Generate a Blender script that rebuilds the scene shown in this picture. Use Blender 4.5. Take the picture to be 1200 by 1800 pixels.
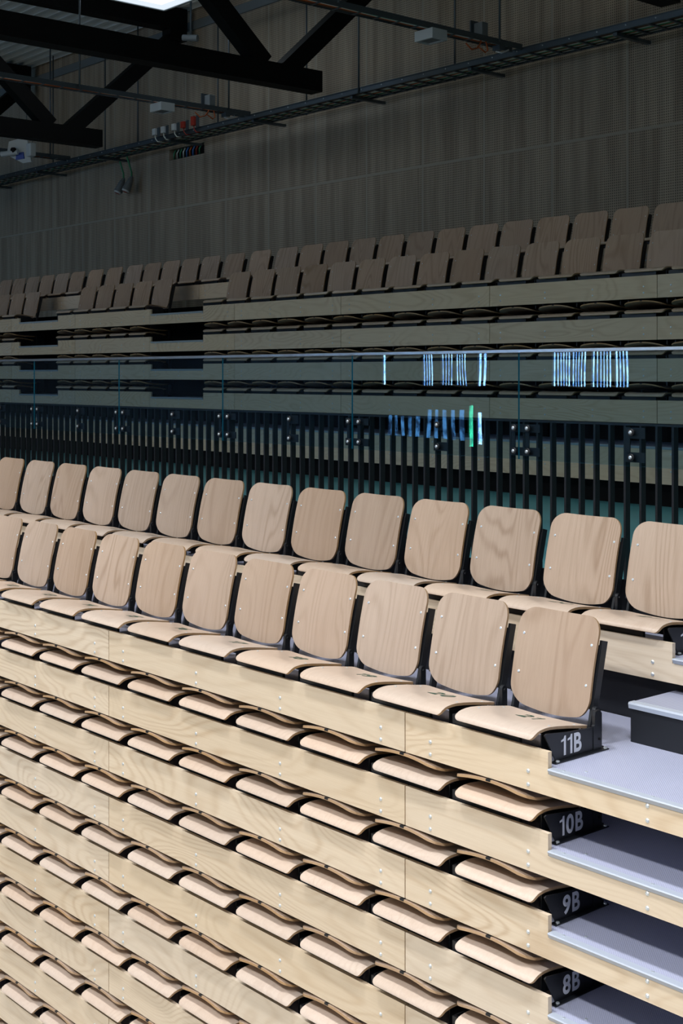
import bpy, math, random
from mathutils import Vector
random.seed(7)
PI = math.pi
for o in list(bpy.data.objects): bpy.data.objects.remove(o)
scn = bpy.context.scene
C = scn.collection

# ------------------------------------------------------------------ camera, world, lights, exposure
cd = bpy.data.cameras.new('camera'); cam = bpy.data.objects.new('camera', cd); C.objects.link(cam)
cam.location = (0, 0, 0); cam.rotation_euler = (PI/2, 0, math.radians(49.335))
cd.sensor_fit = 'VERTICAL'; cd.sensor_height = 36; cd.sensor_width = 24
cd.lens = 2363/1800*36; cd.shift_y = -240/1800
cd.clip_start = .05; cd.clip_end = 200
scn.camera = cam
w = bpy.data.worlds.new('world'); scn.world = w; w.use_nodes = True
w.node_tree.nodes['Background'].inputs[0].default_value = (.05, .07, .1, 1)
w.node_tree.nodes['Background'].inputs[1].default_value = .5
vs = scn.view_settings; vs.view_transform = 'Standard'; vs.look = 'None'; vs.gamma = 1; vs.use_curve_mapping = False
vs.exposure = 0.0
def area(x, y, z, sx, sy, power, col, spread=math.radians(170), rx=0, ry=0):
    l = bpy.data.lights.new('hall_or_fill_lamp', 'AREA'); l.shape = 'RECTANGLE'; l.size = sx; l.size_y = sy
    l.energy = power; l.color = col; l.spread = spread
    o = bpy.data.objects.new('hall_or_fill_light', l); C.objects.link(o); o.location = (x, y, z); o.rotation_euler = (rx, ry, 0)
    return o
KEY = (.985, .985, 1.0)
for x in (-9.5, -5.5, -1.5, 2.5):
    area(x, -3.2, 5.6, 1.3, .6, 325, KEY, math.radians(136))
    area(x+.7, 1.6, 5.6, 1.3, .6, 110, KEY, math.radians(100))
area(-13, -23.7, 4.8, 30, 2.6, 820, (.93, .98, .96), math.radians(180), PI/2)      # added fill light, high out of view, brightens far stand and back wall

# ------------------------------------------------------------------ materials
def newmat(name, base=(.5, .5, .5), rough=.5, metal=0., spec=.5):
    m = bpy.data.materials.new(name); m.use_nodes = True
    b = m.node_tree.nodes['Principled BSDF']
    b.inputs['Base Color'].default_value = (*base, 1); b.inputs['Roughness'].default_value = rough
    b.inputs['Metallic'].default_value = metal; b.inputs['Specular IOR Level'].default_value = spec
    return m, m.node_tree, b
class NT:
    def __init__(s, t): s.t = t
    def n(s, typ, **k):
        nd = s.t.nodes.new(typ)
        for a, v in k.items(): setattr(nd, a, v)
        return nd
    def link(s, a, b): s.t.links.new(a, b)
    def val(s, sock, v):
        if hasattr(v, 'links') or isinstance(v, bpy.types.NodeSocket): s.link(v, sock)
        else: sock.default_value = v
    def m(s, op, a, b=0., c=0.):
        nd = s.n('ShaderNodeMath', operation=op)
        s.val(nd.inputs[0], a); s.val(nd.inputs[1], b); s.val(nd.inputs[2], c)
        return nd.outputs[0]
    def vm(s, op, a, b):
        nd = s.n('ShaderNodeVectorMath', operation=op); s.val(nd.inputs[0], a); s.val(nd.inputs[1], b)
        return nd.outputs[0]
    def noise(s, vec, scale, detail=2., dist=0.):
        nd = s.n('ShaderNodeTexNoise'); s.link(vec, nd.inputs['Vector']); nd.inputs['Scale'].default_value = scale
        nd.inputs['Detail'].default_value = detail; nd.inputs['Distortion'].default_value = dist
        return nd.outputs[0]
    def mix(s, f, a, b, mode='MIX'):
        nd = s.n('ShaderNodeMix', data_type='RGBA', blend_type=mode)
        s.val(nd.inputs[0], f); s.val(nd.inputs[6], a); s.val(nd.inputs[7], b)
        return nd.outputs[2]
    def mr(s, v, a, b, c=0., d=1.):
        nd = s.n('ShaderNodeMapRange'); s.link(v, nd.inputs[0])
        for i, q in enumerate((a, b, c, d)): nd.inputs[i+1].default_value = q
        return nd.outputs[0]
def c4(c): return (*c, 1.)
def wood(name, axis, light, dark, warm, nscale=3.2, rings=34., along=.16, rough=.42, ringamt=.45, vary=.12, spec=.4):
    m, t, b = newmat(name, light, rough, 0, spec); N = NT(t)
    tc = N.n('ShaderNodeTexCoord').outputs['Object']; oi = N.n('ShaderNodeObjectInfo')
    rnd = oi.outputs['Random']
    cmb = N.n('ShaderNodeCombineXYZ')
    for i, k in enumerate((41., 67., 29.)): N.link(N.m('MULTIPLY', rnd, k), cmb.inputs[i])
    sc = [1., 1., 1.]; sc[axis] = along
    p = N.vm('ADD', N.vm('MULTIPLY', tc, tuple(sc)), cmb.outputs[0])
    n1 = N.noise(p, nscale, 1.5, .35)
    ring = N.m('MULTIPLY_ADD', N.m('SINE', N.m('MULTIPLY', n1, rings*2)), .5, .5)
    ring = N.m('POWER', ring, 2.6)
    sc2 = [1., 1., 1.]; sc2[axis] = .03
    p2 = N.vm('ADD', N.vm('MULTIPLY', tc, tuple(sc2)), cmb.outputs[0])
    n2 = N.noise(p2, 130., 2.)
    n3 = N.noise(p, nscale*.6, 1.)
    ring = N.m('MULTIPLY', ring, N.mr(N.noise(p, nscale*1.7, 1.), .3, .65, .25, 1.))
    f = N.m('MULTIPLY_ADD', ring, ringamt, N.m('MULTIPLY', N.mr(n2, .3, .7), .28))
    col = N.mix(f, c4(light), c4(dark))
    col = N.mix(N.mr(n3, .35, .7, 0, .55), col, c4(warm))
    hs = N.n('ShaderNodeHueSaturation'); N.link(col, hs.inputs['Color'])
    wn = N.n('ShaderNodeTexWhiteNoise', noise_dimensions='1D'); N.link(N.m('MULTIPLY', rnd, 97.3), wn.inputs['W'])
    N.link(N.mr(wn.outputs['Value'], 0, 1, 1-vary, 1+vary*.35), hs.inputs['Value'])
    N.link(N.mr(rnd, 0, 1, .88, 1.12), hs.inputs['Saturation'])
    N.link(hs.outputs[0], b.inputs['Base Color'])
    return m
M = {}
M['board'] = wood('birch_plywood', 0, (.815, .70, .55), (.57, .43, .29), (.77, .64, .475), 2.6, 85, .28, .5, .52, .05, .3)
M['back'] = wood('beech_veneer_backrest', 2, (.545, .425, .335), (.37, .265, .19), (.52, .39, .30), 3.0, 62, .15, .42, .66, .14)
M['pan'] = wood('beech_veneer_seat', 1, (.70, .575, .475), (.52, .39, .295), (.67, .53, .42), 3.4, 50, .2, .3, .25, .08, .6)
M['edge'] = wood('plywood_edge', 0, (.50, .34, .20), (.34, .20, .10), (.46, .30, .16), 20, 6, .1, .6, .4, .1)
M['black'] = newmat('black_powder_coat', (.012, .014, .018), .38, 0, .5)[0]
M['bmat'] = newmat('black_panel', (.010, .012, .017), .55, 0, .4)[0]
M['void'] = newmat('dark_underframe', (.006, .006, .007), .8, 0, .2)[0]
M['alu'] = newmat('anodised_nosing', (.50, .56, .66), .4, .1, .5)[0]
M['zinc'] = newmat('zinc_screw', (.78, .86, .93), .32, .6, .5)[0]
M['steel'] = newmat('brushed_cap_rail', (.62, .66, .72), .3, .9, .5)[0]
M['galv'] = newmat('galvanised_tray', (.10, .13, .155), .42, .6, .5)[0]
M['truss'] = newmat('black_painted_steel', (.004, .0045, .005), .6, 0, .15)[0]
M['slat'] = newmat('dark_grey_baluster', (.016, .017, .021), .42, 0, .5)[0]
M['white'] = newmat('white_label', (.72, .76, .84), .5)[0]
M['green'] = newmat('green_seat_number', (.015, .09, .06), .5)[0]
M['boxw'] = newmat('white_plastic', (.55, .62, .66), .5)[0]
M['boxg'] = newmat('grey_plastic', (.16, .19, .21), .5)[0]
M['red'] = newmat('red_plastic', (.35, .035, .02), .5)[0]
M['orange'] = newmat('orange_cable', (.55, .12, .03), .5)[0]
M['cblue'] = newmat('blue_cable', (.06, .22, .62), .5)[0]
M['cgreen'] = newmat('green_cable', (.05, .30, .15), .5)[0]
M['cwhite'] = newmat('pale_cable', (.70, .78, .74), .5)[0]
M['cbrown'] = newmat('brown_cable', (.12, .06, .035), .5)[0]
M['blue'] = newmat('blue_label', (.02, .07, .4), .4)[0]
M['gedge'] = newmat('glass_edge', (.02, .24, .36), .15, 0, .5)[0]
M['hallwall'] = newmat('dim_hall_wall', (.09, .11, .14), .8)[0]
M['hallfloor'] = newmat('hall_floor', (.42, .37, .30), .5)[0]

def mat_platform(name, col):
    m, t, b = newmat(name, col, .42, 0, .5); N = NT(t)
    tc = N.n('ShaderNodeTexCoord').outputs['Object']
    s = N.n('ShaderNodeSeparateXYZ'); N.link(tc, s.inputs[0])
    k = 2*PI/.0105
    a = N.m('MULTIPLY', N.m('SINE', N.m('MULTIPLY', s.outputs[0], k)), N.m('SINE', N.m('MULTIPLY', s.outputs[1], k)))
    f = N.m('GREATER_THAN', a, .55)
    col2 = tuple(v*.62 for v in col)
    n = N.noise(tc, 6., 3.)
    base = N.mix(N.mr(n, .3, .7, 0, .25), c4(col), c4(tuple(v*.86 for v in col)))
    N.link(N.mix(N.m('MULTIPLY', f, .7), base, c4(col2)), b.inputs['Base Color'])
    bp = N.n('ShaderNodeBump'); bp.inputs['Strength'].default_value = .3; bp.inputs['Distance'].default_value = .001
    N.link(a, bp.inputs['Height']); N.link(bp.outputs[0], b.inputs['Normal'])
    return m
M['vinyl'] = mat_platform('studded_grey_vinyl', (.48, .51, .68))
M['teal'] = newmat('teal_gallery_floor', (.15, .50, .58), .45, 0, .4)[0]

def mat_wall():
    m, t, b = newmat('perforated_wood_acoustic_panel', (.3, .28, .24), .7, 0, .2); N = NT(t)
    tc = N.n('ShaderNodeTexCoord').outputs['Object']
    s = N.n('ShaderNodeSeparateXYZ'); N.link(tc, s.inputs[0]); X, Z = s.outputs[0], s.outputs[2]
    pu = N.m('FLOOR', N.m('DIVIDE', N.m('ADD', X, 100*1.2+13.82), 1.2))
    pz = N.m('GREATER_THAN', Z, 2.99)
    wn = N.n('ShaderNodeTexWhiteNoise', noise_dimensions='2D')
    cb = N.n('ShaderNodeCombineXYZ'); N.link(pu, cb.inputs[0]); N.link(pz, cb.inputs[1]); N.link(cb.outputs[0], wn.inputs['Vector'])
    off = N.n('ShaderNodeCombineXYZ'); N.link(N.m('MULTIPLY', wn.outputs['Value'], 50.), off.inputs[1])
    p = N.vm('ADD', N.vm('MULTIPLY', tc, (1., 1., .05)), off.outputs[0])
    n1 = N.noise(p, 7., 2.); n2 = N.noise(p, 45., 2.)
    strips = N.m('ADD', N.m('MULTIPLY', N.mr(n1, .35, .65), .7), N.m('MULTIPLY', N.mr(n2, .3, .7), .3))
    base = N.mix(strips, c4((.29, .245, .195)), c4((.49, .43, .34)))
    fx = N.m('SUBTRACT', N.m('FRACT', N.m('DIVIDE', N.m('ADD', X, 200.), .032)), .5)
    fz = N.m('SUBTRACT', N.m('FRACT', N.m('DIVIDE', N.m('ADD', Z, 200.), .032)), .5)
    r2 = N.m('ADD', N.m('MULTIPLY', fx, fx), N.m('MULTIPLY', fz, fz))
    hole = N.m('LESS_THAN', r2, .085)
    fr = N.m('FRACT', N.m('DIVIDE', N.m('ADD', X, 100*1.2+13.82), 1.2))
    sv = N.m('LESS_THAN', N.m('ABSOLUTE', N.m('SUBTRACT', fr, .5)), .487)      # 1 inside the panel
    sh = N.m('GREATER_THAN', N.m('ABSOLUTE', N.m('SUBTRACT', Z, 2.99)), .018)
    inside = N.m('MULTIPLY', sv, sh)
    col = N.mix(N.m('MULTIPLY', hole, .72), base, c4((.05, .046, .04)))
    col = N.mix(inside, c4((.36, .34, .29)), col)
    N.link(col, b.inputs['Base Color'])
    return m
M['wall'] = mat_wall()
def mat_deck():
    m, t, b = newmat('pale_profiled_roof_deck', (.80, .86, .88), .5, 0, .5); return m
M['deck'] = mat_deck()
def mat_glass():
    m = bpy.data.materials.new('balustrade_glass'); m.use_nodes = True; t = m.node_tree; N = NT(t)
    for n in list(t.nodes): t.nodes.remove(n)
    out = N.n('ShaderNodeOutputMaterial'); tr = N.n('ShaderNodeBsdfTransparent'); tr.inputs[0].default_value = (.80, .90, .95, 1)
    gl = N.n('ShaderNodeBsdfGlossy'); gl.inputs['Roughness'].default_value = 0.0; gl.inputs[0].default_value = (1, 1, 1, 1)
    ge = N.n('ShaderNodeNewGeometry'); dt = N.n('ShaderNodeVectorMath', operation='DOT_PRODUCT')
    N.link(ge.outputs['Incoming'], dt.inputs[0]); N.link(ge.outputs['Normal'], dt.inputs[1])
    fre = N.m('MULTIPLY_ADD', N.m('POWER', N.m('SUBTRACT', 1., N.m('ABSOLUTE', dt.outputs['Value'])), 5.), .95, .045)
    mx = N.n('ShaderNodeMixShader'); N.link(fre, mx.inputs[0]); N.link(tr.outputs[0], mx.inputs[1]); N.link(gl.outputs[0], mx.inputs[2])
    tc = N.n('ShaderNodeTexCoord').outputs['Object']; nz = N.noise(tc, 1.6, 1.)
    bp = N.n('ShaderNodeBump'); bp.inputs['Strength'].default_value = .25; bp.inputs['Distance'].default_value = .004
    N.link(nz, bp.inputs['Height']); N.link(bp.outputs[0], gl.inputs['Normal'])
    N.link(mx.outputs[0], out.inputs[0]); return m
M['glass'] = mat_glass()
def emis(name, col, st, noisy=None):
    m = bpy.data.materials.new(name); m.use_nodes = True; t = m.node_tree; N = NT(t)
    for n in list(t.nodes): t.nodes.remove(n)
    out = N.n('ShaderNodeOutputMaterial'); e = N.n('ShaderNodeEmission'); e.inputs[0].default_value = c4(col); e.inputs[1].default_value = st
    if noisy:
        tc = N.n('ShaderNodeTexCoord').outputs['Object']
        nz = N.noise(tc, noisy[0], 3.)
        N.link(N.mix(N.mr(nz, .4, .6), c4(col), c4(noisy[1])), e.inputs[0])
    N.link(e.outputs[0], out.inputs[0]); return m
M['day'] = emis('daylight_window', (.35, .66, 1.), 26., (3., (.10, .25, .6)))
M['daylow'] = emis('daylight_lower_window', (.10, .34, .75), 7., (2.5, (.01, .03, .08)))
M['daygreen'] = emis('green_daylight_window', (.05, .75, .42), 14., (4., (.03, .3, .2)))
M['lamp'] = emis('lamp_diffuser', (.86, .93, 1.), 2.2)
M['lamp2'] = emis('lamp_side_and_uplight', (.80, .90, 1.), 1.0)

# ------------------------------------------------------------------ mesh helpers
class MB:
    def __init__(s): s.v = []; s.f = []; s.mi = []; s.sm = []
    def add(s, vs, fs, mi=0, sm=False):
        b = len(s.v); s.v += [tuple(v) for v in vs]
        for f in fs: s.f.append(tuple(b+i for i in f)); s.mi.append(mi); s.sm.append(sm)
    def box(s, x0, x1, y0, y1, z0, z1, mi=0):
        s.add([(x, y, z) for x in (x0, x1) for y in (y0, y1) for z in (z0, z1)],
              [(0, 1, 3, 2), (4, 6, 7, 5), (0, 4, 5, 1), (2, 3, 7, 6), (0, 2, 6, 4), (1, 5, 7, 3)], mi)
        return s
    def prism(s, pts, fn, d0, d1, mi=0):     # pts 2D polygon, fn(a,b,d)->xyz
        n = len(pts)
        s.add([fn(a, b, d0) for a, b in pts]+[fn(a, b, d1) for a, b in pts],
              [tuple(range(n)), tuple(range(2*n-1, n-1, -1))]+[(i, i+n, (i+1) % n+n, (i+1) % n) for i in range(n)], mi)
        return s
    def tube(s, path, r, n=8, mi=0, caps=True):
        path = [Vector(p) for p in path]; rings = []
        for i, p in enumerate(path):
            d = (path[min(i+1, len(path)-1)]-path[max(i-1, 0)]).normalized()
            up = Vector((0, 0, 1)) if abs(d.z) < .9 else Vector((1, 0, 0))
            a = d.cross(up).normalized(); b = d.cross(a).normalized()
            rings.append([p+a*math.cos(2*PI*k/n)*r+b*math.sin(2*PI*k/n)*r for k in range(n)])
        fs = [(i*n+k, i*n+(k+1) % n, (i+1)*n+(k+1) % n, (i+1)*n+k) for i in range(len(path)-1) for k in range(n)]
        if caps: fs += [tuple(range(n)), tuple((len(path)-1)*n+k for k in range(n-1, -1, -1))]
        s.add([v for q in rings for v in q], fs, mi, True); return s
    def lathe(s, c, ax, prof, n=12, mi=0):   # prof [(dist,r)] along axis
        c = Vector(c); ax = Vector(ax).normalized(); up = Vector((0, 0, 1)) if abs(ax.z) < .9 else Vector((1, 0, 0))
        a = ax.cross(up).normalized(); b = ax.cross(a).normalized(); vs = []
        for d, r in prof: vs += [c+ax*d+a*math.cos(2*PI*k/n)*r+b*math.sin(2*PI*k/n)*r for k in range(n)]
        fs = [(i*n+k, i*n+(k+1) % n, (i+1)*n+(k+1) % n, (i+1)*n+k) for i in range(len(prof)-1) for k in range(n)]
        fs += [tuple(range(n)), tuple((len(prof)-1)*n+k for k in range(n-1, -1, -1))]
        s.add(vs, fs, mi, False); return s
    def mesh(s, name, mats, bevel=0):
        me = bpy.data.meshes.new(name); me.from_pydata(s.v, [], s.f)
        if not isinstance(mats, (list, tuple)): mats = [mats]
        for m in mats: me.materials.append(m)
        for i, p in enumerate(me.polygons): p.material_index = s.mi[i]; p.use_smooth = s.sm[i]
        me.update()
        import bmesh
        bm = bmesh.new(); bm.from_mesh(me); bmesh.ops.recalc_face_normals(bm, faces=bm.faces)
        if bevel:
            bmesh.ops.remove_doubles(bm, verts=bm.verts, dist=1e-5)
            bmesh.ops.bevel(bm, geom=[e for e in bm.edges if e.calc_face_angle(0) > .6], offset=bevel, segments=2, affect='EDGES', profile=.5)
        bm.to_mesh(me); bm.free()
        return me
    def obj(s, name, mats, parent=None, loc=(0, 0, 0), bevel=0):
        o = bpy.data.objects.new(name, s.mesh(name, mats, bevel)); C.objects.link(o); o.location = loc
        if parent: o.parent = parent
        return o
def mobj(name, me, parent=None, loc=(0, 0, 0), rot=(0, 0, 0)):
    o = bpy.data.objects.new(name, me); C.objects.link(o); o.location = loc; o.rotation_euler = rot
    if parent: o.parent = parent
    return o
def tag(o, label=None, cat=None, group=None, kind=None):
    if label: o['label'] = label
    if cat: o['category'] = cat
    if group: o['group'] = group
    if kind: o['kind'] = kind
    return o
def empty(name, loc, label, cat, group=None):
    o = bpy.data.objects.new(name, None); C.objects.link(o); o.location = loc; o.empty_display_size = .1
    return tag(o, label, cat, group)
KIDS = {}
def dup(o, parent=None):
    c = o.copy(); C.objects.link(c); c.parent = parent
    for ch in [k for k in KIDS.get(o.name, [])]: dup(ch, c)
    return c
def register(root):
    for ch in root.children_recursive: KIDS.setdefault(ch.parent.name, []).append(ch)
ORD = ['first', 'second', 'third', 'fourth', 'fifth', 'sixth', 'seventh', 'eighth', 'ninth', 'tenth', 'eleventh', 'twelfth',
       'thirteenth', 'fourteenth', 'fifteenth', 'sixteenth', 'seventeenth', 'eighteenth', 'nineteenth', 'twentieth']
F = 2363.
SA, CA = math.sin(math.radians(40.665)), math.cos(math.radians(40.665))
def seen(x, y, z, mg=60):      # could the photo show this place?
    zc = -CA*x+SA*y; xc = SA*x+CA*y
    if zc < .5: return False
    px, py = 600+F*xc/zc, 660-F*z/zc
    return -mg < px < 1200+mg and -mg < py < 1800+mg

# ------------------------------------------------------------------ text
def text_mesh(s, size, xs=1., bold=0., sp=1.):
    cu = bpy.data.curves.new('glyphs', 'FONT'); cu.body = s; cu.size = size; cu.align_x = 'CENTER'; cu.align_y = 'CENTER'
    cu.offset = bold*size; cu.space_character = sp; cu.resolution_u = 6
    ob = bpy.data.objects.new('glyphs', cu); C.objects.link(ob)
    bpy.context.view_layer.update()
    me = bpy.data.meshes.new_from_object(ob.evaluated_get(bpy.context.evaluated_depsgraph_get()))
    bpy.data.objects.remove(ob)
    for v in me.vertices: v.co.x *= xs
    return me

def glyphs(s, h, cw, gap, bold, one=.62):
    """flat lettering centred on the origin, every character cw wide and h tall"""
    vs, fs, x = [], [], 0.
    for ch in s:
        b = len(vs)
        if ch == '1':
            wd = cw*one; t = cw*bold
            vs += [(x+wd-t, 0), (x+wd, 0), (x+wd, h), (x+wd-t*.75, h), (x+wd-t*1.15, h*.86), (x, h*.80), (x, h*.70), (x+wd-t, h*.74)]
            fs += [tuple(b+i for i in (0, 1, 2, 3, 4, 7)), tuple(b+i for i in (4, 5, 6, 7))]
        else:
            wd = cw; me = text_mesh(ch, 1., 1., bold*.11); xs_ = [v.co.x for v in me.vertices]; ys = [v.co.y for v in me.vertices]
            ax, bx_, ay, by = min(xs_), max(xs_), min(ys), max(ys)
            vs += [(x+(v.co.x-ax)/(bx_-ax)*wd, (v.co.y-ay)/(by-ay)*h) for v in me.vertices]
            fs += [tuple(b+i for i in p.vertices) for p in me.polygons]; bpy.data.meshes.remove(me)
        x += wd+gap
    W_ = x-gap
    out = bpy.data.meshes.new('glyphs'); out.from_pydata([(a-W_/2, c-h/2, 0) for a, c in vs], [], fs); return out

# ------------------------------------------------------------------ room shell
RX0, RX1, RY0, RY1, RZ0, RZ1 = -40., 7., -24., 13.4, -4.97, 6.39
def slab(name, x0, x1, y0, y1, z0, z1, mat):
    o = MB().box(x0, x1, y0, y1, z0, z1).obj(name, mat); return tag(o, kind='structure')
# back wall with the cable opening below the tray (px 300-355)
HX0, HX1, HZ0, HZ1 = -20.35, -19.25, 3.86, 4.05
wb = MB()
wb.box(RX0, HX0, RY1, RY1+.2, RZ0, RZ1+.2); wb.box(HX1, RX1, RY1, RY1+.2, RZ0, RZ1+.2)
wb.box(HX0, HX1, RY1, RY1+.2, RZ0, HZ0); wb.box(HX0, HX1, RY1, RY1+.2, HZ1, RZ1+.2)
tag(wb.obj('wall_back', M['wall']), kind='structure')
slab('wall_left', RX0-.2, RX0, RY0, RY1, RZ0, RZ1, M['hallwall'])
slab('wall_right', RX1, RX1+.2, RY0, RY1, RZ0, RZ1, M['hallwall'])
slab('wall_front', RX0, RX1, RY0-.2, RY0, RZ0, RZ1, M['hallwall'])
slab('floor', RX0, RX1, RY0, RY1, RZ0-.2, RZ0, M['hallfloor'])
# profiled roof deck: ribs run along X
dk = MB(); y = RY0; prof = []
while y < RY1:
    prof += [(y, RZ1+.06), (y+.09, RZ1+.06), (y+.12, RZ1), (y+.21, RZ1)]; y += .24
prof = [p for p in prof if p[0] <= RY1]+[(RY1, RZ1+.06)]
vs = [(x, a, b) for a, b in prof for x in (RX0, RX1)]
dk.add(vs, [(2*i, 2*i+1, 2*i+3, 2*i+2) for i in range(len(prof)-1)])
dk.box(RX0, RX1, RY0, RY1, RZ1+.2, RZ1+.3)
tag(dk.obj('ceiling', M['deck']), kind='structure')
# gallery slab with teal floor
slab('floor_gallery', RX0, RX1, 5.9, RY1, -1.45, -1.15, M['teal'])
slab('trim_1', RX0, RX1, 5.82, 5.895, -1.5, -1.14, M['bmat'])
slab('trim_2', RX0, RX1, 13.36, 13.4, 6.05, 6.2, M['boxg'])

# windows of the opposite wall, which the balustrade glass mirrors
def virt(px):                                  # X on the opposite wall seen in the glass at image column px
    r = (px-600)/F; dx, dy = -CA+r*SA, SA+r*CA
    return dx*(12-RY0-.05)/dy
def window(n, x0, x1, z0, z1, mat, fins=0):
    f = MB(); yy = RY0
    for a, b, c, d in ((x0-.08, x1+.08, z1, z1+.08), (x0-.08, x1+.08, z0-.08, z0), (x0-.08, x0, z0, z1), (x1, x1+.08, z0, z1)):
        f.box(a, b, yy, yy+.12, c, d)
    o = f.obj('window_%d' % n, M['bmat']); tag(o, kind='structure')
    MB().box(x0, x1, yy+.005, yy+.03, z0, z1).obj('pane', mat, o)
    if fins:
        g = MB(); st = (x1-x0)/fins
        for i in range(fins):
            if i: g.box(x0+i*st-st*.22, x0+i*st+st*.22, yy+.05, yy+.1, z0, z1)
        g.obj('blind', M['bmat'], o)
wn = 1
for a, b, fins in ((672, 678, 0), (746, 765, 4), (780, 797, 4), (803, 821, 4), (841, 856, 2), (971, 1005, 6), (1009, 1036, 5), (1045, 1077, 6), (1084, 1109, 4)):
    window(wn, virt(a), virt(b), -.42, 3.2, M['day'], fins); wn += 1
for a, b, z0, z1, m in ((682, 742, -2.35, -1.50, 'daylow'), (754, 817, -2.40, -1.25, 'daylow'),
                        (824, 834, -2.6, -1.1, 'daygreen'), (842, 851, -2.5, -1.35, 'day')):
    window(wn, virt(a), virt(b), z0, z1, M[m], 5 if b-a > 20 else 0); wn += 1

# ------------------------------------------------------------------ seat prototype
def sheet(prof, W, r, th, dishfn, nu=12, endr=None, bulge0=0., name='sheet', mats=None):
    """plywood shell: prof = list of (y,z) centre curve; half width W, corner radius r; dishfn(u,t)->offset along normal"""
    pts = [Vector((0, a, b)) for a, b in prof]
    L = [0.]
    for i in range(1, len(pts)): L.append(L[-1]+(pts[i]-pts[i-1]).length)
    T = L[-1]
    def at(s):
        s = min(max(s, 0), T)
        for i in range(1, len(L)):
            if s <= L[i]+1e-9:
                k = (s-L[i-1])/(L[i]-L[i-1]); p = pts[i-1].lerp(pts[i], k); break
        return p
    def smooth_t(s):
        d = at(min(s+.012, T))-at(max(s-.012, 0)); return d.normalized()
    r0, r1 = r
    ss = sorted(set([round(r0*(1-math.cos(k*PI/14)), 5) for k in range(8)]+[round(T-r1*(1-math.cos(k*PI/14)), 5) for k in range(8)] +
                    [r0+(T-r0-r1)*k/22 for k in range(23)]))
    vt, vb = [], []
    for s in ss:
        w_ = W
        if s < r0: w_ = W-r0+math.sqrt(max(r0*r0-(r0-s)**2, 0))
        if T-s < r1: w_ = W-r1+math.sqrt(max(r1*r1-(r1-(T-s))**2, 0))
        tg = smooth_t(s); nm = Vector((0, -tg.z, tg.y))
        for j in range(nu+1):
            u = -1+2*j/nu; x = u*w_; uu = x/W
            p = at(s)+nm*dishfn(uu, s/T); p.x = x
            if bulge0:                                        # convex first edge
                k = max(0, 1-s/(T*.5)); p = p-tg*bulge0*(1-uu*uu)*k
            vt.append(p+nm*th/2); vb.append(p-nm*th/2)
    n = len(ss); mb = MB(); N1 = nu+1; base = n*N1
    fs = [(i*N1+j, i*N1+j+1, (i+1)*N1+j+1, (i+1)*N1+j) for i in range(n-1) for j in range(nu)]
    mb.add(vt+vb, fs+[tuple(base+q for q in reversed(f)) for f in fs], 0, True)
    rim = [j for j in range(N1)]+[i*N1+nu for i in range(1, n)]+[(n-1)*N1+j for j in range(nu-1, -1, -1)]+[i*N1 for i in range(n-2, 0, -1)]
    mb2 = []
    ev = [vt[i] for i in rim]+[vb[i] for i in rim]; k = len(rim)
    mb.add(ev, [(i, (i+1) % k, (i+1) % k+k, i+k) for i in range(k)], 1, True)
    return mb.mesh(name, mats)
# seat pan: lip first
lip = []
for k in range(9):
    a = PI*.60*k/8
    lip.append((.048-.042*math.sin(a*.9+.15)*1.0 if False else 0, 0))
pan_prof = [(-.018, .091), (-.0165, .098), (-.009, .107), (.003, .1145), (.020, .1195), (.045, .123), (.075, .1235), (.12, .1195), (.18, .1115), (.25, .100), (.315, .090)]
def pan_dish(u, t): return -.007*(1-u*u)*min(1, t*2.2)
PAN = sheet(pan_prof, .211, (.024, .02), .011, pan_dish, 14, name='seat_pan', mats=[M['pan'], M['edge']])
def pan_z(x, y):
    for i in range(1, len(pan_prof)):
        if y <= pan_prof[i][0]:
            a, b = pan_prof[i-1], pan_prof[i]; z = a[1]+(b[1]-a[1])*(y-a[0])/(b[0]-a[0]); break
    else: z = .095
    return z+.0055-.007*(1-(x/.211)**2)*min(1, (y+.018)/.36*2.2)
# backrest: local z up, y normal (front is -y), from the bottom
bprof = [(.012*math.sin(PI*k/10*.9)*-1+.006, .394*k/10) for k in range(11)]
def back_dish(u, t): return .025*u*u*1.0 - .004
BACK = sheet(bprof, .213, (.068, .076), .011, back_dish, 16, bulge0=.032, name='backrest', mats=[M['back'], M['edge']])
# where the front face sits at (x, z) - for screws
def back_y(x, z): return .006-.012*math.sin(PI*min(max(z/.394, 0), 1)*.9)-(.025*(x/.213)**2-.004)-.0055
SCREW = MB().lathe((0, 0, 0), (0, -1, 0), [(-.004, .0062), (.0012, .0062), (.0026, .0045)], 10).mesh('screw', M['zinc'])
PSCREW = MB().lathe((0, 0, 0), (0, 0, 1), [(-.003, .0062), (.0008, .0062), (.0016, .004)], 10).mesh('screw', M['zinc'])
arm = MB()
arm.box(-.004, .010, .008, .044, -.03, .33); arm.box(-.016, .006, .004, .010, .05, .31)
ARM = arm.mesh('back_arm', M['black'], .0015)
BUF = MB().box(-.012, .012, .004, .013, .372, .395).mesh('rubber_buffer', M['black'])
post = MB()
pp = [(-.016, 0), (.016, 0), (.016, .148)]+[(.016*math.cos(a), .148+.016*math.sin(a)) for a in [PI*k/8 for k in range(1, 8)]]+[(-.016, .148)]
post.prism(pp, lambda a, b, d: (d, a, b), -.008, .008)
post.box(-.012, .016, -.03, .03, 0, .005)
post.lathe((.008, 0, .145), (1, 0, 0), [(0, .007), (.004, .006)], 8)
POST = post.mesh('hinge_post', M['black'])
fr = MB(); fr.box(-.218, .15, .03, .045, .004, .100); fr.box(-.218, -.212, .045, .27, .02, .100); fr.box(.232, .238, .06, .27, .03, .102)
fr.box(-.212, .232, .27, .29, .03, .086); fr.box(.235, .248, .30, .325, .06, .085)
FRAME = fr.mesh('seat_frame', M['black'])
HY, HZ = .380, .118       # backrest foot relative to row front, platform
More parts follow.
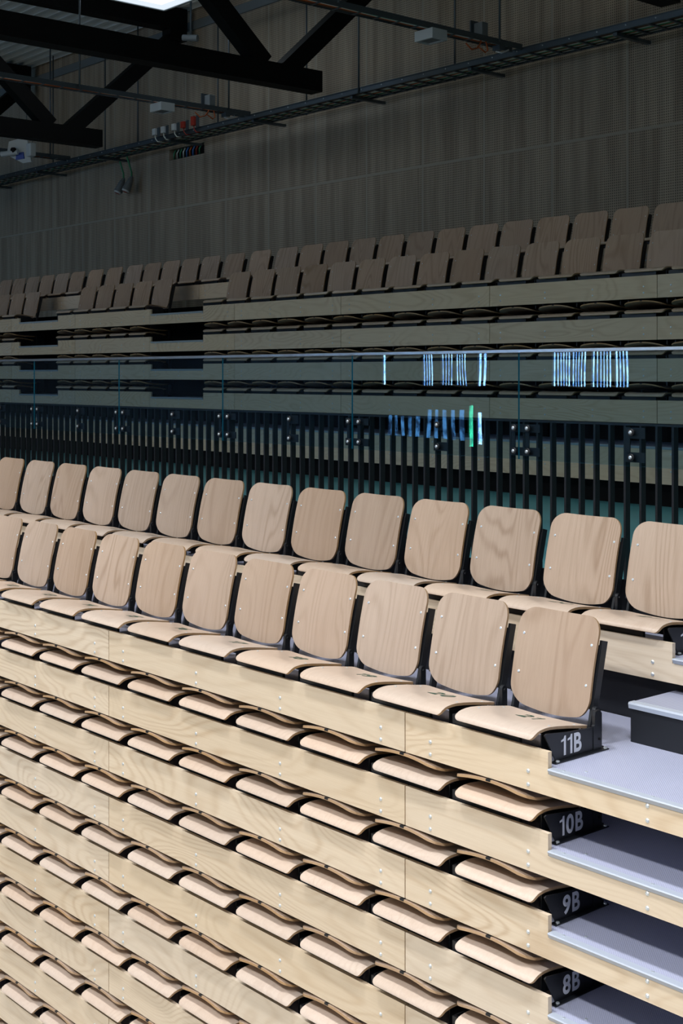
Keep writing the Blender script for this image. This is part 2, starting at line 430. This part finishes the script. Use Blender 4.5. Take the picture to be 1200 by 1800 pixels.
def make_seat(folded, screws=True):
    r = empty('folding_seat', (0, 0, 0), 'seat', 'seat')
    p = mobj('seat_pan', PAN, r, (.060, -.008, .007))
    mobj('seat_frame', FRAME, r)
    mobj('hinge_post', POST, r, (.258, .365, .0012))
    if folded: b = mobj('backrest', BACK, r, (.016, .386, .162), (math.radians(86), 0, 0))
    else: b = mobj('backrest', BACK, r, (.01, HY, HZ), (-math.radians(13.5), 0, 0))
    for s in (-1, 1):
        if not folded or s > 0 or True: mobj('back_arm', ARM, b, (s*.207, -.012, -.025))
    if folded: mobj('rubber_buffer', BUF, b)
    elif screws:
        for x in (-.182, .182):
            for z in (.115, .278): mobj('screw', SCREW, b, (x, back_y(x, z), z))
        for x in (-.187, .187):
            for y in (.10, .25): mobj('screw', PSCREW, p, (x, y, pan_z(x, y)))
    bpy.context.view_layer.update(); register(r)
    return r
UP = make_seat(False); FO = make_seat(True); first = {'up': True, 'fo': True}
def seat(kind, x, y, z, label, group):
    src = UP if kind == 'up' else FO
    if first[kind]: o = src; first[kind] = False
    else: o = dup(src)
    o.location = (x, y, z); tag(o, label, 'seat', group)
    return o
def kid(o, nm): return [c for c in o.children if c.name.split('.')[0] == nm][0]

# ------------------------------------------------------------------ stand builders
BOLT = MB().lathe((0, 0, 0), (0, -1, 0), [(-.003, .0085), (.0015, .0085), (.0045, .005)], 12).mesh('bolt', M['zinc'])
def board(x0, x1, Y, zp, top, bot, aisles, bolts, label, group, bz=(-.031, -.083), lowtop=-.0215):
    """one plywood fascia; zp platform level; aisles = X intervals where it is notched"""
    pts = [(0, bot), (x1-x0, bot)]
    tops = []; xs = sorted(set([x0, x1]+[a for q in aisles for a in q if x0 < a < x1]))
    for a, b in zip(xs[:-1], xs[1:]):
        mid = (a+b)/2; low = any(q[0] < mid < q[1] for q in aisles)
        tops.append((a-x0, b-x0, lowtop if low else top))
    for a, b, t in reversed(tops): pts += [(b, t), (a, t)]
    q = [pts[0]]
    for p in pts[1:]:
        if p != q[-1]: q.append(p)
    m = MB()
    n = len(q)      # front/back caps as column quads so the notch stays clean
    for a, b, t in tops: m.box(a, b, 0, .021, bot, t)
    o = m.obj('fascia_board', M['board'], None, (x0+.0035, Y, zp)); o.scale = ((x1-x0-.007)/(x1-x0), 1, 1)
    tag(o, label, 'board', group)
    for bx in bolts:
        for z in bz: mobj('bolt', BOLT, o, (bx-x0, 0, z))
    return o
def nosing_mesh(L, ret=True):
    m = MB()
    m.prism([(-.003, -.020), (-.012, -.003), (-.009, .0015), (.024, .0015), (.024, -.003), (.002, -.003), (.0, -.020)], lambda a, b, d: (d, a, b), 0, L)
    return m
def platform(x0, x1, Y, z, depth, noses, label, cat='platform', group=None, mat='vinyl'):
    o = MB().box(0, x1-x0, .022, depth, -.035, 0).obj('seating_platform', M[mat], None, (x0, Y, z)); tag(o, label, cat, group)
    for a, b in noses:
        nosing_mesh(b-a-.008).obj('nosing', M['alu'], o, (a-x0+.004, 0, 0))
        k = int((b-a)/.36)
        for i in range(k):
            mobj('screw', PSCREW, o, (a-x0+.06+i*(b-a)/max(k, 1), .017, .0015))
        for i in range(int((b-a)/.5)): mobj('screw', PSCREW, o, (a-x0+.12+i*.52, .075, .001))
    return o

# ------------------------------------------------------------------ near stand
YN = 3.93; RISE = .311; Z11 = -1.496; XA = -3.37; XE = -1.74
C0 = -3.69
NEARA = [(XA, XE+1)]
JN = [-11.42, -9.0, -6.58, -4.16, XE]
posn = ['far left', 'left', 'middle', 'right']
def row_name(n): return '%dB' % (11-n)
NUMS = {}
def num_mesh(s):
    if s not in NUMS:
        me = glyphs(s, .082, .050, .012, .17)
        me.materials.clear(); me.materials.append(M['green'])
        for v in me.vertices:
            v.co.x += .0; v.co.y = v.co.y+.205; v.co.z = pan_z(v.co.x, v.co.y)+.0012
        NUMS[s] = me
    return NUMS[s]
def end_plate(x, Y, z, txt, label):
    t = empty('row_end_plate', (x, Y, z+.0012), label, 'end plate', 'row end plates of the near stand')
    p = MB()
    p.prism([(.085, .004), (.02, .112), (.03, .118), (.16, .104), (.31, .096), (.31, .004)], lambda a, b, d: (d, a, b), -.003, .003)
    p.obj('side_plate', M['black'], t)
    MB().box(-.005, .024, .06, .385, 0, .004).obj('foot_flange', M['black'], t)
    q = MB(); q.prism([(.31, 0), (.362, 0), (.362, .145), (.352, .158), (.336, .161), (.322, .155), (.318, .14), (.318, .105), (.31, .10)], lambda a, b, d: (d, a, b), -.006, .006)
    q.obj('upright', M['black'], t)
    me = glyphs(txt, .076, .046, .010, .27); me.materials.clear(); me.materials.append(M['white'])
    for v in me.vertices: v.co = (.0042, .176+v.co.x, .056+v.co.y)
    mobj('row_number', me, t)
    for y in (.085, .375): MB().lathe((.012, y, .003), (0, 0, 1), [(0, .009), (.005, .007)], 10).obj('bolt', M['zinc'], t)
    MB().lathe((.004, .345, .045), (1, 0, 0), [(0, .006), (.005, .005)], 10).obj('bolt', M['void'], t)
    return t
# rows: n = 0 is 11B, n = 1.. retracted below, n = -1 the row behind
for n in range(-1, 11):
    Y = YN if n >= 0 else YN+.79
    z = Z11-RISE*n
    rn = row_name(n)
    x0 = JN[1] if n >= 0 else -13.9
    js = [j for j in JN if j >= x0-.01] if n >= 0 else [-13.84, -11.42, -9.0, -6.58, -4.16, XE]
    where = 'under the row 11B seats' if n == 0 else 'under the row behind 11B' if n < 0 else 'of row %s' % rn if n < 4 else 'of the %s row under 11B' % ORD[n-1]
    for i, (a, b) in enumerate(zip(js[:-1], js[1:])):
        k = len(js)-2-i
        pos = ['notched at the aisle', 'second from the aisle', 'third from the aisle', 'fourth from the aisle', 'fifth from the aisle'][k]
        if not any(seen(a+(b-a)*q/6, Y, z) for q in range(7)): continue
        bl = [a+.15, a+.86, b-.86, b-.15] if k else [a+.15, a+.69, a+1.25, a+1.9]
        board(a, b, Y, z, .062, -.105, NEARA, bl, 'pale plywood board %s, %s' % (where, pos), 'fascia boards of the near stand')
    platform(x0, XE, Y, z, .858 if n != -1 else .52, [(XA+.004, XE)], 'grey studded platform of near row %s with metal edge strip' % rn, group='platforms of the near stand')
    end_plate(-3.405, Y, z, rn, 'black row end plate lettered %s at the aisle' % rn) if seen(-3.4, Y+.15, z) else None
    cnt = 15 if n == -1 else 12
    for k in range(cnt):
        x = C0-.5*k
        if n <= 0:
            num = 21-k
            if n == 0: lb = 'upright pale beech seat numbered %d in near row 11B' % num
            else: lb = 'upright beech seat in the row behind 11B, %s from the aisle end' % ORD[k]
            if k == 0 and n == 0: lb += ', beside the lettered end plate'
            s = seat('up', x, Y, z, lb, 'upright seats of near row %s' % rn)
            mobj('seat_number', num_mesh(str(num)), kid(s, 'seat_pan'))
        else:
            if not (seen(x+.25, Y, z+.1, 30) or seen(x-.25, Y, z+.1, 30) or seen(x, Y, z+.19, 30)): continue
            seat('fo', x, Y, z, 'folded beech seat %s, %s from the aisle end' % ('of row '+rn if n < 4 else 'in the %s row under 11B' % ORD[n-1], ORD[k]), 'folded seats of near row %s' % rn)
# black riser panel with holes between 11B platform and the row behind
rp = MB(); rp.box(-13.9, XE, 0, .02, 0, .205)
ro = rp.obj('riser_panel', M['bmat'], None, (0, YN+.862, Z11)); tag(ro, 'black perforated riser panel behind the 11B seats', 'panel')
hm = MB().lathe((0, 0, 0), (0, -1, 0), [(0, .006), (.001, .006)], 10).mesh('hole', M['void'])
for k in range(8):
    for zz in (.165, .195): pass
for k in range(6):
    mobj('hole', hm, ro, (-3.30+k*.13, 0, .175)); mobj('hole', hm, ro, (-3.30+k*.13, 0, .145))
tag(MB().box(-13.9, XE, 0, .02, 0, .205).obj('kick_panel', M['bmat'], None, (0, YN+.79+.53, Z11+RISE-.005)), 'black panel standing behind the rearmost near seats', 'panel')
# step box in the aisle
st = empty('aisle_step', (-3.40, 4.47, Z11+.0012), 'black step box with ribbed grey tread in the aisle beside seat 21', 'step')
MB().box(.004, 1.3, .004, .318, 0, .145).obj('step_body', M['bmat'], st)
tm, tt, tb = newmat('ribbed_grey_tread', (.37, .40, .52), .45); N_ = NT(tt)
s_ = N_.n('ShaderNodeSeparateXYZ'); N_.link(N_.n('ShaderNodeTexCoord').outputs['Object'], s_.inputs[0])
w_ = N_.m('SINE', N_.m('MULTIPLY', s_.outputs[0], 2*PI/.016))
N_.link(N_.mix(N_.mr(w_, -.2, .8, 0, .6), c4((.42, .45, .58)), c4((.27, .29, .40))), tb.inputs['Base Color'])
MB().box(0, 1.3, .03, .318, .145, .160).obj('tread', tm, st)
MB().prism([(-.004, .137), (-.008, .155), (-.004, .1625), (.032, .1625), (.032, .145), (.004, .145), (.004, .137)], lambda a, b, d: (d, a, b), 0, 1.3).obj('step_nosing', M['alu'], st)
# dark understructure closing the retracted stack
uf = empty('stand_underframe', (-5, YN+.98, RZ0), 'dark steel underframe at the back of the near stand', 'frame')
MB().box(-9.0, 3.26, 0, .05, .02, 3.42).obj('back_sheet', M['void'], uf)
for k, x in enumerate((-8.2, -6.9, -5.6, -4.3, -3.2, -2.0)):
    MB().box(x+5-.03, x+5+.03, -.07, -.02, .0, 3.40).obj('post', M['void'], uf)

# ------------------------------------------------------------------ balustrade
YG = 6.0
bal = empty('glass_balustrade', (-7.6, YG, -1.15), 'balustrade of dark vertical bars topped with clear glass behind the near seats', 'balustrade')
def bo(mb, nm, mat, par=bal, loc=(0, 0, 0), bevel=0): return mb.obj(nm, mat, par, loc, bevel)
bx = lambda x: x+7.6
bz = lambda z: z+1.15
SL = MB().box(-.007, .007, 0, .04, bz(-1.138), bz(-.275)).mesh('baluster', M['slat'])
xs0 = -5.335; i0 = -66; i1 = 20
for i in range(i0, i1+1): mobj('baluster', SL, bal, (bx(xs0+i*.10525), .004, 0))
bo(MB().box(bx(-12.4), bx(-3.15), .002, .046, bz(-.275), bz(-.263)), 'flat_rail', M['slat'])
bo(MB().box(bx(-12.4), bx(-3.15), -.004, .05, 0, .012), 'bottom_rail', M['slat'])
gj = [-5.352+1.4985*k for k in (-5, -4, -3, -2, -1, 0, 1, 1.5)]
brk = MB()      # joint bracket
brk.box(-.085, .15, 0, .006, -.335, -.288); brk.box(-.085, .15, 0, .006, -.475, -.425); brk.box(-.07, -.042, 0, .006, -.43, -.33); brk.box(.038, .068, 0, .006, -.43, -.33)
BRK = brk.mesh('bracket', M['slat'])
brk = MB(); brk.box(-.028, .10, 0, .006, -.345, -.285); brk.box(-.028, .10, 0, .006, -.475, -.42); brk.box(-.028, .0, 0, .006, -.43, -.34)
BRK2 = brk.mesh('bracket', M['slat'])
gb = MB(); gb.lathe((0, 0, 0), (0, -1, 0), [(-.002, .021), (.003, .021), (.005, .018)], 16, 0); gb.lathe((0, -.005, 0), (0, -1, 0), [(0, .011), (.004, .011), (.007, .006)], 12, 1)
GB = gb.mesh('glass_bolt', [M['slat'], M['zinc']])
for k, (a, b) in enumerate(zip(gj[:-1], gj[1:])):
    g = MB(); L = b-a-.004
    g.add([(x, y, z) for x in (0, L) for y in (-.009, 0) for z in (bz(-.495), bz(.140))], [(0, 4, 5, 1), (2, 3, 7, 6)], 0)
    g.add([(x, y, z) for x in (0, L) for y in (-.009, 0) for z in (bz(-.495), bz(.140))], [(0, 1, 3, 2), (4, 6, 7, 5), (0, 2, 6, 4), (1, 5, 7, 3)], 1)
    bo(g, 'glass_panel', [M['glass'], M['gedge']], loc=(bx(a+.002), -.014, 0))
    if k > 0:
        q = mobj('bracket', BRK, bal, (bx(a), -.006, 1.15))
        for ddx in (-.034, .072):
            for zz in (-.311, -.448): mobj('glass_bolt', GB, q, (ddx, -.020, zz))
    if b-a > 1:
        q = mobj('bracket', BRK2, bal, (bx(a+.797), -.006, 1.15))
        for zz in (-.311, -.448): mobj('glass_bolt', GB, q, (.022, -.020, zz))
bo(MB().box(bx(-12.87), bx(-3.12), -.034, -.006, bz(.134), bz(.154)), 'cap_rail', M['steel'], bevel=.003)

# ------------------------------------------------------------------ far stand
YF = 9.68; RF = .364; ZF = .81
AF = [(-15.138, -13.931), (-18.839, -17.634)]
JF = [-23.2, -21.1, -19.1, -17.136, -15.166, -13.267, -11.278, -9.044, -7.066, -5.0]
blocks = [('right block', [-13.75+.5*k for k in range(15)]), ('middle block', [-17.5+.5*k for k in range(5)]), ('left block', [-21.22+.5*k for k in range(5)])]
def far_boards(Y, z, aisles, name, bot=-.135, top=.065, bzs=(-.03, -.085), low=-.0215):
    js = JF
    for i, (a, b) in enumerate(zip(js[:-1], js[1:])):
        if not any(seen(a+(b-a)*q/6, Y, z) for q in range(7)): continue
        L = b-a
        board(a, b, Y, z, top, bot, aisles, [a+.14, a+.14+(L-.28)/3, a+.14+(L-.28)*2/3, b-.14],
              'dim far-stand board %s, %s from the left' % (name, ORD[i]), 'fascia boards of the far stand', bzs, low)
rows = [('front upright row', ZF, 'up'), ('top folded row', ZF-RF, 'fo'), ('middle folded row', ZF-2*RF, 'fo'), ('lowest folded row', ZF-3*RF, 'fo')]
for nm, z, kind in rows:
    far_boards(YF, z, AF, 'of the '+nm)
    platform(JF[0], JF[-1], YF, z, .76, AF, 'grey platform of the far stand, %s' % nm, group='platforms of the far stand')
    for bn, xs in blocks:
        for k, x in enumerate(xs):
            if not (seen(x-.25, YF, z+.1, 10) or seen(x+.25, YF, z+.3, 10) or seen(x, YF+.45, z+.3, 10)): continue
            fs_ = seat(kind, x, YF, z, 'dim far-stand seat, %s, %s from the left in the %s' % (nm, ORD[k], bn), 'far stand seats, '+nm)
            if kind == 'fo': kid(fs_, 'backrest').location.z += .012
far_boards(YF, -.62, [(-30, 0)], 'at the bottom without seats', -.322, .0, (-.06, -.21), -.0215)
platform(JF[0], JF[-1], YF, -.62, .76, [(JF[0], JF[-1])], 'grey bottom platform of the far stand without seats', group='platforms of the far stand')
# rear row, seats run across the aisles
ZR = ZF+RF; YR = YF+.79
far_boards(YR, ZR, [], 'of the rear row')
platform(JF[0], JF[-1], YR, ZR, .8, [], 'grey rear platform of the far stand', group='platforms of the far stand')
xs = [-21.72, -21.22, -20.72, -20.22, -19.72, -19.22, -18.65, -18.08, -17.5, -17, -16.5, -16, -15.5, -14.93, -14.35, -13.78]+[-13.28+.5*k for k in range(14)]
vis = [x for x in xs if seen(x, YR+.45, ZR+.3, 20)]
for k, x in enumerate(vis):
    q = ORD[k]+' from the left' if k < 15 else ORD[len(vis)-1-k]+' from the right'
    seat('up', x, YR, ZR, 'dim upright beech seat in the rear row of the far stand, '+q, 'rear row of the far stand')
fu = empty('stand_underframe', (-14, YF+.9, -1.15), 'dark underframe inside the far stand', 'frame')
MB().box(-9.2, 9.0, 0, .05, 0, 2.1).obj('back_sheet', M['void'], fu)
for k in range(12): MB().box(-8.6+1.5*k, -8.54+1.5*k, -.10, -.04, 0, 2.0).obj('post', M['void'], fu)
MB().box(-9.2, 9.0, -.74, -.70, .0, .4935).obj('skirt', M['void'], fu)

# ------------------------------------------------------------------ roof trusses
def bar_yz(p, q, hw, hh):      # rectangular section member in a plane of constant X
    (y0, z0), (y1, z1) = p, q; dy, dz = y1-y0, z1-z0; L = math.hypot(dy, dz); ny, nz = -dz/L*hh, dy/L*hh
    return MB().prism([(y0+ny, z0+nz), (y1+ny, z1+nz), (y1-ny, z1-nz), (y0-ny, z0-nz)], lambda a, b, d: (d, a, b), -hw, hw)
for k, x in enumerate((-8.24, -13.92, -19.6, -25.3, -31.)):
    who = ['nearest, at the top right edge', 'second from the right', 'third from the right', 'fourth from the right, mostly hidden', 'farthest'][k]
    t = empty('roof_truss', (x, 11.5, 3.78), 'black steel roof truss, '+who, 'roof truss', 'roof trusses')
    def T(mb, nm, w=M['truss']):
        for i, v in enumerate(mb.v): mb.v[i] = (v[0], v[1]-11.5, v[2]-3.78)
        mb.obj(nm, w, t)
    T(MB().box(-.12, .12, -6, 11.52, 3.79, 4.07), 'bottom_chord')
    T(MB().box(-.13, .13, -6, 13.2, 5.98, 6.36), 'top_chord')
    T(MB().box(-.13, .13, 12.85, 13.19, 5.80, 5.98), 'bearing_block')
    T(bar_yz((10.95, 4.0), (13.05, 5.92), .10, .12), 'diagonal')
    T(bar_yz((10.60, 4.05), (8.35, 6.05), .10, .12), 'diagonal')
    T(bar_yz((8.2, 6.05), (5.9, 4.0), .10, .12), 'diagonal')
    T(bar_yz((5.6, 4.0), (3.3, 6.05), .10, .12), 'diagonal')
    T(bar_yz((3.1, 6.05), (.9, 4.0), .10, .12), 'diagonal')

# ------------------------------------------------------------------ cable trays
def hang(name, x, y, z0, label, r=.014, z1=6.38):
    o = MB().tube([(0, 0, 0), (0, 0, z1-z0)], r, 8).obj(name, M['galv'], None, (x, y, z0)); return tag(o, label, 'rod', 'hanger rods of the cable trays')
tr = empty('cable_tray', (-16, 12.66, 4.02), 'long galvanised cable tray running along the wooden wall', 'cable tray')
TX0, TX1 = -27., -5.5
def tl(x): return x+16
m_ = MB(); m_.box(tl(TX0), tl(TX1), 0, .006, 0, .075); m_.box(tl(TX0), tl(TX1), -.012, .018, .07, .078); m_.box(tl(TX0), tl(TX1), -.008, 0, .0, .012); m_.box(tl(TX0), tl(TX1), 0, .03, 0, .006)
m_.obj('side_rail', M['galv'], tr)
m_ = MB(); m_.box(tl(TX0), tl(TX1), .42, .426, 0, .075); m_.box(tl(TX0), tl(TX1), .40, .426, 0, .006); m_.obj('side_rail', M['galv'], tr)
RUNG = MB().box(-.02, .02, 0, .42, -.004, .010).mesh('rung', M['galv'])
k = 0
x = TX0+.2
while x < TX1: mobj('rung', RUNG, tr, (tl(x), .003, 0)); x += .26
STRUT = MB().box(-.03, .03, -.03, .62, -.045, -.006).mesh('support_strut', M['galv'])
x = TX0+.7
while x < TX1: mobj('support_strut', STRUT, tr, (tl(x), .05, 0)); x += 2.35
RB = MB().lathe((0, 0, 0), (0, -1, 0), [(0, .010), (.006, .008)], 8).mesh('bolt', M['zinc'])
x = TX0+.1
while x < TX1: mobj('bolt', RB, tr, (tl(x), 0, .045)); x += .42
cols = ['cblue', 'cblue', 'cbrown', 'cbrown', 'cwhite', 'cwhite', 'cgreen', 'orange', 'cwhite', 'cgreen', 'cbrown', 'cwhite']
for i, cn in enumerate(cols):
    ph = random.random()*6; y0 = 12.66+.035+i*.0325
    pts = [(xx+16, y0-12.66+.0004*math.sin(xx*1.3+ph), .034+.003*math.sin(xx*.9+ph*2)) for xx in [TX0+.1+j*.5 for j in range(43)]]
    o = MB().tube([(a-16, b+12.66, c+4.02) for a, b, c in pts], .0155, 6)
    cs = {'cblue': 'blue', 'cbrown': 'brown', 'cwhite': 'pale', 'cgreen': 'green', 'orange': 'orange'}[cn]
    oo = o.obj('cable', M[cn]); tag(oo, '%s cable lying lengthwise in the long wall cable tray' % cs, 'cable', 'cables in the long tray, '+cs)
# cross ladders
for q, (lx, who) in enumerate(((-11.33, 'right-hand'), (-16.97, 'middle'), (-22.62, 'left-hand'))):
    t = empty('cable_ladder', (lx, 12.66, 4.06), 'narrow cable ladder crossing the hall roof to the wall tray, %s' % who, 'cable ladder', 'cross cable ladders')
    y0 = -12.5
    MB().box(.08, .086, y0, -.03, 0, .07).obj('side_rail', M['galv'], t); MB().box(-.086, -.08, y0, -.03, 0, .07).obj('side_rail', M['galv'], t)
    R2 = MB().box(-.08, .08, -.012, .012, 0, .008).mesh('rung', M['galv'])
    yy = -.3
    while yy > y0: mobj('rung', R2, t, (0, yy, 0)); yy -= .3
    for i, cn in enumerate(('cbrown', 'orange', 'cwhite', 'cgreen')):
        o = MB().tube([(-.05+i*.033+.006*math.sin(j*1.7+i), y0+.1+j*.5, .022+.004*math.sin(j+i)) for j in range(25)], .011, 6).obj('cable', M[cn], None, (lx, 12.66, 4.06))
        tag(o, '%s cable on the %s cross cable ladder' % ({'cbrown': 'brown', 'orange': 'orange', 'cwhite': 'pale', 'cgreen': 'green'}[cn], who), 'cable')
    for j, yh in enumerate((12.2, 9.6, 7.0)):
        hang('hanger_rod', lx+.1, yh, 4.10, 'thin rod carrying the %s cable ladder, %s from the wall' % (who, ORD[j]))
for j, (x, yy) in enumerate(((-8.9, 12.9), (-12.9, 13.12), (-14.35, 12.65), (-16.1, 13.12), (-18.45, 13.12), (-20.6, 12.9), (-22.1, 13.12), (-24.1, 13.12))):
    hang('hanger_rod', x, yy, 4.02, 'thin rod carrying the long wall tray, %s from the right' % ORD[j])
# white sensor boxes under ladders
for lx, yy, who in ((-11.33, 11.1, 'right-hand'), (-16.97, 11.04, 'middle')):
    t = empty('sensor_box', (lx+.02, yy, 3.93), 'white square box under the %s cross cable ladder' % who, 'box', 'white boxes under the cable ladders')
    b_ = MB(); b_.box(-.15, .15, -.12, .12, .02, .12); b_.box(-.15, .15, -.12, -.09, 0, .02); b_.box(-.15, .15, .09, .12, 0, .02); b_.box(-.15, -.12, -.09, .09, 0, .02); b_.box(.12, .15, -.09, .09, 0, .02)
    b_.obj('housing', M['boxw'], t)
    MB().box(-.11, .11, -.08, .08, .01, .021).obj('inner_panel', M['boxg'], t)
    t2 = empty('socket_box', (lx+.03, yy+.87, 4.13), 'grey socket box with orange leads on the %s cross cable ladder' % who, 'box', 'socket boxes on the cable ladders')
    MB().box(-.10, .04, -.05, .06, .0, .17).obj('housing', M['boxg'], t2, bevel=.01)
    MB().box(-.12, -.10, -.10, .08, -.02, .20).obj('back_plate', M['galv'], t2)
    for s in (-1, 1):
        MB().tube([(.0, s*.03, 0), (.03, s*.05-.01, -.09), (.04, s*.09-.04, -.17), (.03, s*.12-.10, -.20), (.0, s*.10-.19, -.13)], .010, 6).obj('lead', M['orange'], t2)
    t3 = empty('clamp_lamp', (lx+.03, yy+1.15, 4.0), 'small galvanised clamp on the %s cross cable ladder' % who, 'clamp', 'clamps on the cable ladders')
    MB().box(-.06, .06, -.04, .04, .0, .06).obj('clamp_body', M['galv'], t3); MB().tube([(-.04, 0, 0), (0, .06, -.02), (.05, .14, .02)], .012, 6).obj('hook', M['zinc'], t3)
# modules on the tray
for i, (px, cn, nm) in enumerate(((276, 'boxw', 'small white'), (291, 'boxw', 'white two-part'), (310, 'boxw', 'tall white'), (326, 'red', 'red'), (344, 'red', 'taller red'))):
    r = (px-600)/F; x = (-CA+r*SA)*12.64/(SA+r*CA)
    t = empty('junction_module', (x, 12.60, 4.10), '%s module on the long wall tray, %s of five from left' % (nm, ORD[i]), 'module', 'modules on the wall tray')
    h = .11 if i != 4 else .15
    MB().box(-.045, .045, -.035, .035, .02, .02+h).obj('housing', M[cn], t, bevel=.006)
    MB().box(.06, .14, .0, .01, -.02, h+.03).obj('mount_plate', M['galv'], t)
    MB().tube([(0, 0, .02), (.01, 0, -.04), (.03, .03, -.09), (.06, .10, -.08)], .010, 6).obj('lead', M['red' if i > 2 else 'cwhite'], t)
# cables in the wall opening
t = empty('cable_bundle', (-19.8, 13.425, 3.88), 'bundle of coloured cables in the dark wall opening below the tray', 'cables')
MB().box(-.56, .56, .13, .14, -.02, .18).obj('opening_back', M['void'], t)
for i in range(9):
    cn = ['cgreen', 'cwhite', 'cgreen', 'cwhite', 'cblue', 'orange', 'cblue', 'red', 'cgreen'][i]
    MB().tube([(-.4+i*.1, .02, .16), (-.43+i*.1, .0, .09), (-.48+i*.1, .04, -.01)], .014, 6).obj('cable', M[cn], t)
# two hanging sockets
for i, px in enumerate((219, 233)):
    r = (px-600)/F; x = (-CA+r*SA)*13.25/(SA+r*CA)
    t = empty('hanging_socket', (x, 13.22, 3.62), 'grey industrial socket hanging on a green cable, %s of the pair' % ('left' if i == 0 else 'right'), 'socket', 'pair of hanging sockets')
    MB().tube([(0, -.13, .52), (0.01, -.06, .30), (.01, 0, .13), (.01, 0, 0)], .016, 8).obj('lead', M['cgreen'], t)
    MB().lathe((0, 0, .02), (-.25, -.35, -1), [(-.04, .02), (0, .035), (.05, .055), (.20, .075), (.24, .085)], 14).obj('socket_body', M['boxg'], t)
    MB().lathe((-.055, -.077, -.20), (-.25, -.35, -1), [(0, .075), (.03, .07)], 14).obj('socket_face', M['boxw'], t)
    MB().lathe((-.064, -.090, -.235), (-.25, -.35, -1), [(0, .05), (.006, .045)], 12).obj('socket_insert', M['red'], t)
# camera unit hanging under the left ladder
t = empty('camera_unit', (-22.25, 11.45, 4.02), 'white hall camera unit with blue label hanging by the left truss', 'camera')
MB().prism([(-.25, -.02), (-.21, .22), (.13, .30), (.22, -.16), (.06, -.18)], lambda a, b, d: (a*.8, a*.62+d, b), -.01, .01).obj('back_plate', M['boxw'], t)
MB().lathe((-.06, -.14, .0), (-.75, -.6, -.1), [(-.12, .045), (.12, .048), (.20, .052)], 14).obj('camera_barrel', M['boxw'], t)
MB().lathe((-.215, -.265, -.02), (-.75, -.6, -.1), [(0, .047), (.012, .042)], 12).obj('lens', M['void'], t)
MB().lathe((-.02, -.1, .05), (.2, -.9, -.1), [(0, .05), (.06, .048)], 12).obj('second_lens', M['void'], t)
MB().prism([(-.06, -.12), (-.05, .0), (.08, .02), (.1, -.1)], lambda a, b, d: (a*.8, a*.62+d, b), -.03, -.012).obj('blue_label', M['blue'], t)
MB().box(.18, .34, .02, .14, -.08, .16).obj('supply_box', M['boxw'], t, bevel=.02)
for s in (0, .22): MB().tube([(s+.05, .1, .16), (s+.05, .1, 1.0)], .004, 5).obj('wire', M['galv'], t)
# small spot under the roof and bent conduits
t = empty('small_spotlight', (-18.05, 12.3, 5.55), 'small dark cylinder spotlight under the roof lamp', 'spotlight')
MB().lathe((0, 0, -.10), (.8, .5, -.1), [(-.14, .05), (.12, .055)], 14).obj('spot_body', M['boxg'], t)
MB().tube([(0, 0, -.08), (0, 0, .6)], .018, 8).obj('stem', M['galv'], t)
for i, dx in enumerate((0, .18)):
    o = MB().tube([(0, 0, .35), (0, 0, .12), (.04, 0, .03), (.13, 0, 0), (.34-dx*.9, 0, -.02)], .018, 8).obj('conduit', M['galv'], None, (-18.9+dx, 13.375, 5.10+i*.06))
    tag(o, 'bent conduit on the wood wall, %s of the pair' % ('left' if i == 0 else 'right'), 'conduit', 'bent conduits')
# roof lamp, seen at the top edge
t = empty('roof_lamp', (-17.1, 10.9, 5.75), 'large bright rectangular lamp hanging under the roof', 'lamp')
LX0, LX1, LY0, LY1 = -.8, 1.2, -.8, .8
f_ = MB()
for a, b, c, d in ((LX0, LX1, LY0, LY0+.04), (LX0, LX1, LY1-.04, LY1), (LX0, LX0+.04, LY0, LY1), (LX1-.04, LX1, LY0, LY1)): f_.box(a, b, c, d, -.01, .07)
f_.box(LX0, LX1, LY0, LY1, .07, .09)
f_.obj('lamp_frame', M['boxw'], t)
MB().box(LX0+.04, LX1-.04, LY0+.04, LY1-.04, 0, .03).obj('side_diffuser', M['lamp2'], t)
MB().box(LX0+.04, LX1-.04, LY0+.04, LY1-.04, .092, .10).obj('added_uplight', M['lamp2'], t)  # added glow on the lamp's unseen top, brightens the roof deck
MB().box(LX0+.3, LX1-.2, LY0+.3, LY1-.25, -.012, 0.0).obj('centre_diffuser', M['lamp'], t)
for x, yy in ((LX0+.1, LY1-.1), (LX1-.1, LY1-.1)): MB().tube([(x, yy, .09), (x, yy, .62)], .012, 6).obj('suspension', M['galv'], t)
